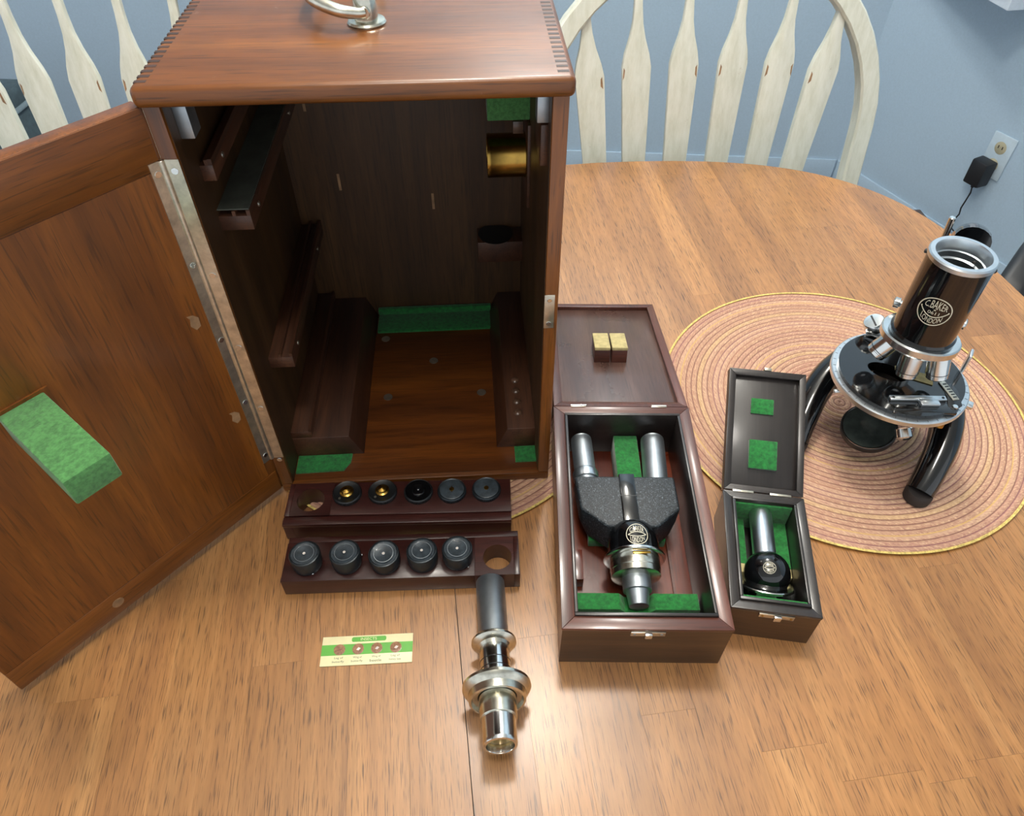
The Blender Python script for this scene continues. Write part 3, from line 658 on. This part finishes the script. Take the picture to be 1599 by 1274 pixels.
# ================================================================== storage boxes
def storage_box(name, label, pos, rz, w, l, h, ang, lt, wall, wood_f, wood_s, inner, rec, lipc):
    bx_ = thing(name, label, 'box', (pos[0], pos[1], 0), rz)
    B_ = .02
    obj('front_wall', MB().prism([(0, 0), (w, 0), (w-wall, wall), (wall, wall)], B_, h-.35), wood_f, bx_)
    obj('back_wall', MB().prism([(0, l), (w, l), (w-wall, l-wall), (wall, l-wall)], B_, h-.35), wood_f, bx_)
    obj('side_wall', MB().prism([(0, 0), (wall, wall), (wall, l-wall), (0, l)], B_, h-.35), wood_s, bx_)
    obj('side_wall', MB().prism([(w, 0), (w-wall, wall), (w-wall, l-wall), (w, l)], B_, h-.35), wood_s, bx_)
    for nm, pg, mt in (('rim', [(-.06, -.06), (w+.06, -.06), (w-wall, wall), (wall, wall)], rec), ('rim', [(-.06, l), (w+.06, l), (w-wall, l-wall), (wall, l-wall)], rec),
                       ('rim', [(-.06, -.06), (wall, wall), (wall, l-wall), (-.06, l)], wood_s), ('rim', [(w+.06, -.06), (w-wall, wall), (w-wall, l-wall), (w+.06, l)], wood_s)):
        obj(nm, MB().prism(pg, h-.35, h), mt, bx_, bevel=.05)
    obj('floor_board', box(wall, w-wall, wall, l-wall, .05, .7), inner, bx_)
    q = wall; k_ = .28
    for pg in ([(q, q), (w-q, q), (w-q, q+k_), (q, q+k_)], [(q, l-q-k_), (w-q, l-q-k_), (w-q, l-q), (q, l-q)], [(q, q+k_), (q+k_, q+k_), (q+k_, l-q-k_), (q, l-q-k_)], [(w-q-k_, q+k_), (w-q, q+k_), (w-q, l-q-k_), (w-q-k_, l-q-k_)]):
        o = obj('liner', MB().prism(pg, .7, h+.18), lipc, bx_, bevel=.06)
    lid = obj('lid', box(0, w, .08, l, -lt, -lt*.45), 'lid_in' if inner == 'box_in' else wood_s, bx_, loc=(0, l, h), rot=(math.pi-ang, 0, 0), bevel=.05)
    fr_ = wall*.85
    for pg in ([(0, .08), (w, .08), (w-fr_, fr_), (fr_, fr_)], [(0, l), (w, l), (w-fr_, l-fr_), (fr_, l-fr_)], [(0, .08), (fr_, fr_), (fr_, l-fr_), (0, l)], [(w, .08), (w-fr_, fr_), (w-fr_, l-fr_), (w, l)]):
        obj('lid_frame', MB().prism(pg, -lt*.45, 0), wood_s, lid, bevel=.04)
    return bx_, lid
b1w, b1l, b1h = 13.17, 23.09, 6.18
B1, LID1 = storage_box('storage_box', 'open red-brown wooden box holding the binocular head', (25.2965, -18.8342), -.0718, b1w, b1l, b1h, 3.386, .95, 1.0, 'box_front', 'box_red_y', 'box_in', 'box_red', 'box_black')
for u in (2.4, 10.3):
    hh = obj('hinge', box(u-.75, u+.75, b1l-.12, b1l+.16, b1h-.05, b1h+.09), 'pale_metal', B1, bevel=.03)
    obj('hinge_pin', cyl((u-.75, b1l+.03, b1h+.08), (1, 0, 0), .09, 1.5, 10), 'chrome', hh)
lp = obj('latch_plate', box(5.3, 8.0, -.14, 0, b1h-1.0, b1h-.4), 'pale_metal', B1, bevel=.03)
obj('latch_catch', box(6.35, 6.95, -.42, -.1, b1h-.95, b1h-.35), 'chrome', lp, bevel=.08)
for xx in (5.6, 7.7): obj('latch_screw', cyl((xx, -.13, b1h-.7), (0, -1, 0), .12, .05, 10), 'steel', lp)
# cream pads on a dark block inside the lid (lid local: y away from the hinge, z up)
for u0, u1 in ((4.7, 6.42), (6.58, 8.3)):
    pb = obj('pad_block', box(u0+.05, u1-.02, 9.3, 12.5, -.43, 1.1), 'box_red', LID1, bevel=.05)
    obj('cream_pad', box(u0, u1, 9.2, 12.6, 1.1, 1.5), 'cream_pad', pb, bevel=.1)
obj('felt_block', box(6.0, 8.3, 15.8, 21.7, .7, 3.4), 'felt', B1, bevel=.08)
obj('felt_block', box(3.0, 10.0, 10.6, 12.6, .7, 1.75), 'felt', B1, bevel=.06)
obj('felt_block', MB().prism([(1.5, .7), (11.7, .7), (11.7, 3.0), (8.0, 3.0), (7.5, 2.35), (5.6, 2.35), (5.1, 3.0), (1.5, 3.0)], 0, 1.5, Matrix(((1, 0, 0, 0), (0, 0, -1, 4.7), (0, 1, 0, 0), (0, 0, 0, 1)))), 'felt', B1, bevel=.06)
obj('support_bar', box(1.35, 2.3, 6.5, 9.5, .7, 2.0), 'box_in', B1, bevel=.05)
obj('divider_strip', box(10.2, 10.45, 4.8, 21, .7, 1.0), 'box_red', B1)
B1.rotation_euler.x = .0143
# binocular head
bz = 3.6
bh = thing('binocular_head', 'black crackle binocular microscope head lying in the red-brown box', 'binocular head', (25.2965, -18.8342, .72), -.0718)
bh.rotation_euler.x = .0143
OB = (0, 0, .72)
def bhp(name, mb, mat, parent=None, **k): return obj(name, mb, mat, parent or bh, off=OB, **k)
house = MB(); top = [(1.75, 15.5), (10.95, 15.5), (11.0, 11.9), (8.85, 10.0), (4.35, 10.0), (2.1, 11.9)]
low = [(2.1, 15.3), (10.6, 15.3), (10.3, 11.0), (8.3, 9.3), (4.9, 9.3), (2.8, 11.0)]
house.add([(x, y, 5.0) for x, y in top]+[(x*.995+.03, y, 3.1) for x, y in top]+[(x, y, 1.85) for x, y in low],
          [tuple(range(6)), tuple(range(12, 18))[::-1]]+[(a*6+i, a*6+(i+1) % 6, (a+1)*6+(i+1) % 6, (a+1)*6+i) for a in (0, 1) for i in range(6)])
bhp('prism_housing', house, 'crackle', bevel=.28, seg=3)
bhp('centre_ridge', box(5.78, 7.22, 9.7, 15.62, 4.6, 5.22), 'black', bevel=.12)
bhp('ridge_joint', box(5.76, 7.24, 13.1, 13.16, 4.7, 5.225), 'satin_black')
CX = 6.6
AXD = Vector((0, -1, -.11)).normalized(); AXP = Vector((CX, 10.6, 4.05))
def ax(prof, mat, name, n=44): return bhp(name, MB().lathe(prof, n, axis_to(AXP, AXD), close=False), mat, ang=40)
ax([(0, 0), (1.5, .05), (1.9, .5), (2.12, 1.1), (2.22, 1.8), (2.24, 2.95), (2.1, 3.0)], 'black', 'boss')
ax([(2.1, 2.95), (2.62, 2.97), (2.66, 3.05), (2.66, 3.2), (2.55, 3.25), (2.1, 3.26)], 'chrome', 'flange')
ax([(2.12, 3.24), (2.15, 3.3), (2.15, 4.2), (2.1, 4.25), (2.1, 4.75), (1.95, 4.82), (1.2, 4.84)], 'nickel', 'mount_ring')
ax([(1.22, 4.8), (1.2, 6.0), (1.0, 6.04), (.98, 6.1), (.82, 7.3), (.7, 7.35), (0, 7.3)], 'steel', 'nose_cone')
bhp('mount_slot', MB().box(-.75, .75, -.12, .12, -.02, .04, Matrix.Translation((CX+.3, 6.95, 3.65+2.15))), 'brass', bevel=.03)
def eyetube(x0, x1, r, col):
    a = Vector((x0, 15.4, bz)); b = Vector((x1, 21.1, bz)); d = b-a
    tt = bhp('eyepiece_tube', MB().lathe([(r, 0), (r, 5.3), (r-.05, 5.45), (r-.02, 5.55), (r-.15, 5.7), (r-.3, 5.7), (r-.3, 5.2), (0, 5.2)], 40, axis_to(a, d), close=False), 'steel', ang=40)
    if col: obj('collar', MB().lathe([(r, .5), (r+.18, .55), (r+.2, 1.3), (r+.12, 1.5), (r, 1.55)], 40, axis_to(a, d), close=False), 'brushed', tt, off=OB)
eyetube(2.98, 2.72, 1.02, True); eyetube(9.45, 9.75, 1.15, False)
lg = logo('full'); LR = .92
bhp('emblem', wrapped(lg, lambda x, y: (CX+.05+2.27*math.sin(x*LR/2.27), 8.55+y*LR, 4.05-.11*(2.05-y*LR)+2.27*math.cos(x*LR/2.27))), 'logo', smooth=False)

b2w, b2l, b2h = 7.128, 11.82, 4.56
B2, LID2 = storage_box('storage_box', 'small open black wooden box holding the monocular tube', (39.3341, -17.0782), -.2047, b2w, b2l, b2h, 2.6352, 1.1, .72, 'box_front', 'box_black', 'box_black', 'box_black', 'box_black')
for u in (1.75, 5.1):
    obj('hinge', box(u-.95, u+.95, b2l-.1, b2l+.14, b2h-.05, b2h+.08), 'pale_metal', B2, bevel=.03)
lp = obj('latch_plate', box(2.3, 5.1, -.12, 0, b2h-.95, b2h-.4), 'pale_metal', B2, bevel=.03)
obj('latch_catch', box(3.45, 4.05, -.38, -.1, b2h-1.0, b2h-.35), 'chrome', lp, bevel=.08)
for xx in (2.6, 4.85): obj('latch_screw', cyl((xx, -.12, b2h-.68), (0, -1, 0), .11, .05, 10), 'brass', lp)
obj('latch_hook', box(3.2, 3.9, b2l, b2l+.3, -.6, .1), 'pale_metal', LID2, bevel=.06)
obj('felt_pad', box(2.2, 4.3, 7.6, 9.1, -.5, -.3), 'felt', LID2, bevel=.05)
obj('felt_pad', box(2.15, 4.7, 2.3, 5.0, -.5, -.05), 'felt', LID2, bevel=.05)
obj('felt_lining', box(1.0, 2.3, 5.9, 10.7, .7, 1.9), 'felt', B2, bevel=.06)
obj('felt_lining', box(4.9, 6.1, 5.9, 10.7, .7, 1.9), 'felt', B2, bevel=.06)
obj('felt_lining', box(1.0, 6.1, 10.62, 10.84, .7, b2h-.25), 'felt', B2, bevel=.04)
obj('felt_lining', box(1.0, 6.1, 1.0, 1.16, .7, b2h+.1), 'felt', B2, bevel=.04)
obj('wood_cradle', MB().prism([(1.0, .7), (6.1, .7), (6.1, 1.85), (5.0, 1.85), (4.7, 1.2), (2.5, 1.2), (2.2, 1.9), (1.0, 1.9)], 0, .9, Matrix(((1, 0, 0, 0), (0, 0, -1, 5.9), (0, 1, 0, 0), (0, 0, 0, 1)))), 'cream_pad', B2, bevel=.04)
mz = 3.2
mh = thing('monocular_head', 'silver monocular tube with black domed body in the small black box', 'monocular head', (39.3341, -17.0782, .72), -.2047)
def mhp(name, mb, mat, **k): return obj(name, mb, mat, mh, off=OB, **k)
MX = 3.5
mhp('eyepiece_tube', MB().lathe([(1.0, 0), (1.0, 5.5), (.94, 5.6), (.8, 5.6), (.8, 5.0), (0, 5.0)], 40, axis_to((MX, 5.0, mz), (0, 1, 0)), close=False), 'brushed', ang=40)
DAX = axis_to((MX+.1, 4.45, mz-.25), (0, .65, .76))
mhp('dome', MB().lathe([(0, 1.95)]+[(1.95*math.cos(a), 1.95*math.sin(a)) for a in [R(90-q*6) for q in range(1, 20)]]+[(1.7, -.95)], 44, DAX, close=False), 'black', ang=60)
mhp('flange', MB().lathe([(1.5, -.85), (2.3, -.88), (2.36, -.95), (2.36, -1.12), (2.2, -1.2), (1.6, -1.22), (1.5, -1.75), (0, -1.75)], 44, DAX, close=False), 'chrome', ang=40)
def dome_pt(x, y):
    # emblem centred on a direction pointing up and slightly back
    c = Vector((MX+.1, 4.45, mz-.25)); n_ = Vector((-.14, -.28, .94)).normalized(); e1 = Vector((1, 0, .15)); e1 = (e1-n_*e1.dot(n_)).normalized(); e2 = n_.cross(e1)
    v_ = n_*1.98+e1*x*.52+e2*y*.52; return c+v_.normalized()*1.985
mhp('emblem', wrapped(lg, dome_pt), 'logo', smooth=False)

# ================================================================== microscope
MA = (59.8, 2.8); MROT = math.atan2(-.58, .81)
ms = thing('microscope', 'black enamel microscope without eyepiece standing on the round placemat', 'microscope', (MA[0], MA[1], .31), MROT)
OM = (0, 0, .31)
def mp(name, mb, mat, parent=None, **k): return obj(name, mb, mat, parent or ms, off=OM, **k)
def smooth_path(pts, sub_=5):
    out = []; n = len(pts)
    for i in range(n-1):
        p0, p1, p2, p3 = (Vector(pts[max(i-1, 0)]), Vector(pts[i]), Vector(pts[i+1]), Vector(pts[min(i+2, n-1)]))
        for q in range(sub_):
            t_ = q/sub_; out.append(.5*((2*p1)+(-p0+p2)*t_+(2*p0-5*p1+4*p2-p3)*t_*t_+(-p0+3*p1-3*p2+p3)*t_**3))
    return out+[Vector(pts[-1])]
for s_ in (-1, 1):
    pth = smooth_path([(s_*1.2, 6.6, 6.6), (s_*3.8, 5.2, 6.5), (s_*5.6, 2.6, 5.6), (s_*6.3, -.2, 4.2), (s_*6.3, -2.9, 2.5), (s_*6.1, -4.7, 1.25)])
    n = len(pth); rad = [(1.75-.45*i/(n-1), 2.05-.8*i/(n-1)) for i in range(n)]
    lgm = mp('foot_leg', MB().tube(pth, rad, 20), 'black', ang=60)
    mp('foot_pad', MB().lathe([(1.05, .31), (1.25, .4), (1.3, 1.1), (1.1, 1.5)], 28, Matrix.Translation((s_*6.12, -4.75, 0))), 'rubber', lgm)
mp('pillar', MB().prism([(-1.9, 5.2), (1.9, 5.2), (2.1, 7.2), (1.2, 8.6), (-1.2, 8.6), (-2.1, 7.2)], 4.6, 10.5), 'black', bevel=.5, seg=3)
arm = smooth_path([(0, 7.0, 9.5), (0, 7.9, 13), (0, 8.2, 17), (.2, 7.7, 20.0), (.4, 6.7, 21.8), (.5, 5.2, 22.3)])
mp('arm', MB().tube(arm, [(1.25, 1.6)]*9+[(1.3, 1.5)]*9+[(1.5, 1.3)]*(len(arm)-18), 20), 'black', ang=60)
mp('tube_slide', box(-1.1, 1.3, 2.2, 6.8, 16.2, 21.6), 'black', bevel=.35, seg=3)
mp('focus_pin', cyl((-1.6, 5.6, 21.2), (-.05, .0, 1), .28, 2.6, 16), 'chrome')
for s_ in (-1, 1):
    mp('focus_knob', MB().lathe([(.3, 0), (.32, 1.7), (.5, 1.75), (.52, 2.2), (.4, 2.3), (0, 2.32)], 28, axis_to((s_*.9, 3.3, 15.4), (s_, 0, 0)), close=False), 'chrome', ang=40)
# body tube
tub = mp('body_tube', MB().lathe([(2.3, 15.2), (2.72, 15.22), (2.78, 15.35), (2.78, 15.75), (2.62, 15.95), (2.6, 16.3), (2.6, 23.55), (2.2, 23.55), (2.2, 17), (0, 17)], 64, close=False), 'black', ang=35)
mp('top_ring', MB().lathe([(2.62, 23.45), (2.66, 23.5), (2.66, 23.85), (2.55, 23.98), (2.2, 24.0), (2.14, 23.9), (2.12, 22.9), (2.0, 22.85), (2.0, 22.3), (1.85, 22.2), (1.85, 21.6)], 64, close=False), 'brushed', tub, ang=35)
mp('set_screw', cyl((1.15, 1.55, 22.6), (-.6, -.8, 0), .13, .2, 10), 'rubber', tub)
mp('clamp_screw', cyl((-2.5, .4, 23.0), (-1, .1, 0), .2, .3, 12), 'satin_black', tub)
mp('clamp_screw', cyl((2.5, .4, 23.0), (1, .1, 0), .2, .3, 12), 'satin_black', tub)
dirc = Vector((CAM.x-MA[0], CAM.y-MA[1])); az = math.atan2(dirc.y, dirc.x)-MROT
lh = logo('half'); LM = 1.34
mp('emblem', wrapped(lh, lambda x, y: (2.615*math.cos(az+.02+x*LM/2.6), 2.615*math.sin(az+.02+x*LM/2.6), 19.55+y*LM)), 'logo', smooth=False)
# revolving nosepiece
NP = Vector((0, .25, 14.95)); ND = Vector((0, -.12, -1)).normalized()
nos = mp('nosepiece', MB().lathe([(1.6, -.35), (3.3, -.28), (3.42, -.15), (3.42, .4), (3.25, .5), (2.95, .55), (2.8, .9), (2.3, 1.1), (0, 1.35)], 56, axis_to(NP, ND), close=False), 'chrome', ang=35)
for (a, b) in (((-1.55, .0, 14.5), (-2.85, -.75, 12.1)), ((.1, -1.2, 14.4), (.3, -1.75, 11.65)), ((2.0, -.35, 14.5), (2.75, -.75, 11.85)), ((.2, 2.3, 14.6), (.3, 3.2, 12.6))):
    a, b = Vector(a), Vector(b); L = (b-a).length
    ob = mp('objective', MB().lathe([(.7, 0), (1.08, .05), (1.08, .35), (.98, .4), (.98, L-.45), (.94, L-.4), (.94, L-.12), (.85, L), (.5, L), (.4, L-.15), (0, L-.15)], 40, axis_to(a, b-a), close=False), 'chrome', ang=35)
    mp('engraved_line', MB().lathe([(.985, L-.62), (.99, L-.6), (.99, L-.57), (.985, L-.55)], 40, axis_to(a, b-a), close=False), 'satin_black', ob)
# stage
st_ = mp('stage_ring', MB().lathe([(5.2, 9.35), (6.1, 9.4), (6.22, 9.5), (6.22, 9.95), (6.12, 10.05), (5.2, 10.06)], 72, close=False), 'brushed', ang=35)
nn = 64; hole = []; topv = []; sp = MB()
R_o = 5.65
vs = []; fs = []
hx_, hy_, hr_ = -1.1, -.6, 1.35
for z in (9.3, 10.45):
    vs += [(hx_+hr_*1.35*math.cos(2*math.pi*i/nn), hy_+hr_*.8*math.sin(2*math.pi*i/nn), z) for i in range(nn)]
    vs += [(R_o*math.cos(2*math.pi*i/nn), R_o*math.sin(2*math.pi*i/nn), z) for i in range(nn)]
for i in range(nn):
    j = (i+1) % nn
    fs += [(2*nn+i, 3*nn+i, 3*nn+j, 2*nn+j), (j, nn+j, nn+i, i), (i, 2*nn+i, 2*nn+j, j), (nn+i, nn+j, 3*nn+j, 3*nn+i)]
mp('stage_plate', MB().add(vs, fs), 'black', ang=35, bevel=0)
for i in range(40):
    a = 2*math.pi*i/40
    mp('graduation', box(-.02, .02, 5.8, 6.05, 10.062, 10.07), 'satin_black', st_, rot=(0, 0, a))
# mechanical stage: bar, block, vernier plate, levers
MS = Matrix.Translation((2.1, -3.0, 10.45)) @ Matrix.Rotation(R(31), 4, 'Z')
bar = mp('stage_bar', MB().box(-2.6, 2.5, -.25, .3, .02, .32, MS), 'brushed', bevel=.06)
mp('bar_slider', MB().box(-.1, 1.6, -.95, -.2, .02, .42, MS), 'brushed', bar, bevel=.06)
for xx in (-2.3, 2.2): mp('bar_screw', cyl(MS @ Vector((xx, .02, .3)), (0, 0, 1), .13, .06, 12), 'satin_black', bar)
mp('carrier_plate', MB().box(-2.7, 3.0, -1.6, -.35, -.35, .02, MS), 'black', bevel=.08)
VS = Matrix.Translation((4.35, -.4, 10.47)) @ Matrix.Rotation(R(-49), 4, 'Z')
vp = mp('vernier_plate', MB().box(-1.3, 1.1, -.32, .32, 0, .12, VS), 'pale_metal', bevel=.03)
for i in range(6): mp('vernier_mark', MB().box(-1.0+i*.34, -.85+i*.34, -.12, .25, .12, .13, VS), 'satin_black', vp)
mp('carrier_wing', MB().prism([(4.3, .9), (5.0, .2), (5.7, -1.6), (5.2, -2.6), (4.6, -2.4), (3.7, .2)], 10.3, 10.5), 'black', bevel=.05)
mp('carrier_screw', cyl((5.15, -2.2, 10.5), (0, 0, 1), .25, .15, 14), 'chrome')
mp('stage_lever', box(4.75, 5.05, 3.2, 4.5, 10.2, 12.4), 'brushed', bevel=.14)
mp('stage_clamp', box(6.05, 6.7, -.6, .2, 9.4, 9.9), 'chrome', bevel=.12)
kb = mp('stage_knob', MB().lathe([(.3, 0), (.95, .05), (1.02, .2), (1.02, .9), (.9, 1.05), (0, 1.1)], 28, axis_to((-3.6, 4.2, 11.3), (-.5, -.3, 1)), close=False), 'chrome', ang=40)
mp('knob_bracket', box(-4.3, -1.2, 3.6, 4.9, 10.6, 11.4), 'brushed', bevel=.15)
mp('knob_slot', MB().box(-.7, .7, -.08, .08, 1.05, 1.14, axis_to((-3.6, 4.2, 11.3), (-.5, -.3, 1))), 'satin_black', kb)
mp('slide_rest', MB().prism([(-.7, .5), (2.6, .9), (2.9, -.3), (-.4, -.6)], 10.47, 10.6), 'cream_pad', bevel=.03)
# condenser carrier, mirror and small parts underneath
mp('substage_ring', MB().lathe([(1.4, 6.2), (2.3, 6.3), (2.4, 6.6), (2.4, 8.2), (2.0, 9.3)], 40, Matrix.Translation((-.3, -.4, 0)), close=False), 'satin_black', ang=35)
mir = mp('mirror_cell', MB().lathe([(0, -.3), (2.45, -.3), (2.62, -.15), (2.62, .55), (2.5, .62), (2.4, .55)], 52, axis_to((-.3, -1.6, 3.6), (-.12, -.30, 1)), close=False), 'satin_black', ang=35)
mp('mirror_glass', MB().lathe([(2.42, .5), (2.38, .57), (0, .57)], 52, axis_to((-.3, -1.6, 3.6), (-.12, -.30, 1)), close=False), 'mirror', mir, ang=35)
mp('mirror_rim', MB().lathe([(2.42, .55), (2.46, .64), (2.54, .64), (2.56, .55)], 52, axis_to((-.3, -1.6, 3.6), (-.12, -.30, 1)), close=False), 'chrome', mir, ang=35)
mp('mirror_fork', MB().tube(smooth_path([(2.5, -1.4, 3.9), (3.0, -.6, 5.0), (2.6, 1.2, 6.6), (1.2, 5.4, 6.9)]), .3, 12), 'chrome')
mp('substage_knob', MB().lathe([(.3, 0), (.75, .1), (.8, .9), (.5, 1.2), (0, 1.25)], 24, axis_to((2.2, -2.6, 6.3), (.5, -.6, -.6)), close=False), 'chrome', ang=40)
mp('substage_post', cyl((.3, 6.2, 5.5), (0, -1, .1), .6, 5.0, 20), 'black')
mp('clamp_pin', cyl((-3.2, -3.4, 9.3), (-1, -.6, -.2), .22, 1.8, 14), 'brushed')
mp('copper_screw', cyl((-.6, -4.6, 9.4), (0, -.2, -1), .35, .7, 14), 'brass')
mp('copper_screw', cyl((4.6, -3.4, 9.4), (0, -.2, -1), .4, .6, 14), 'brass')
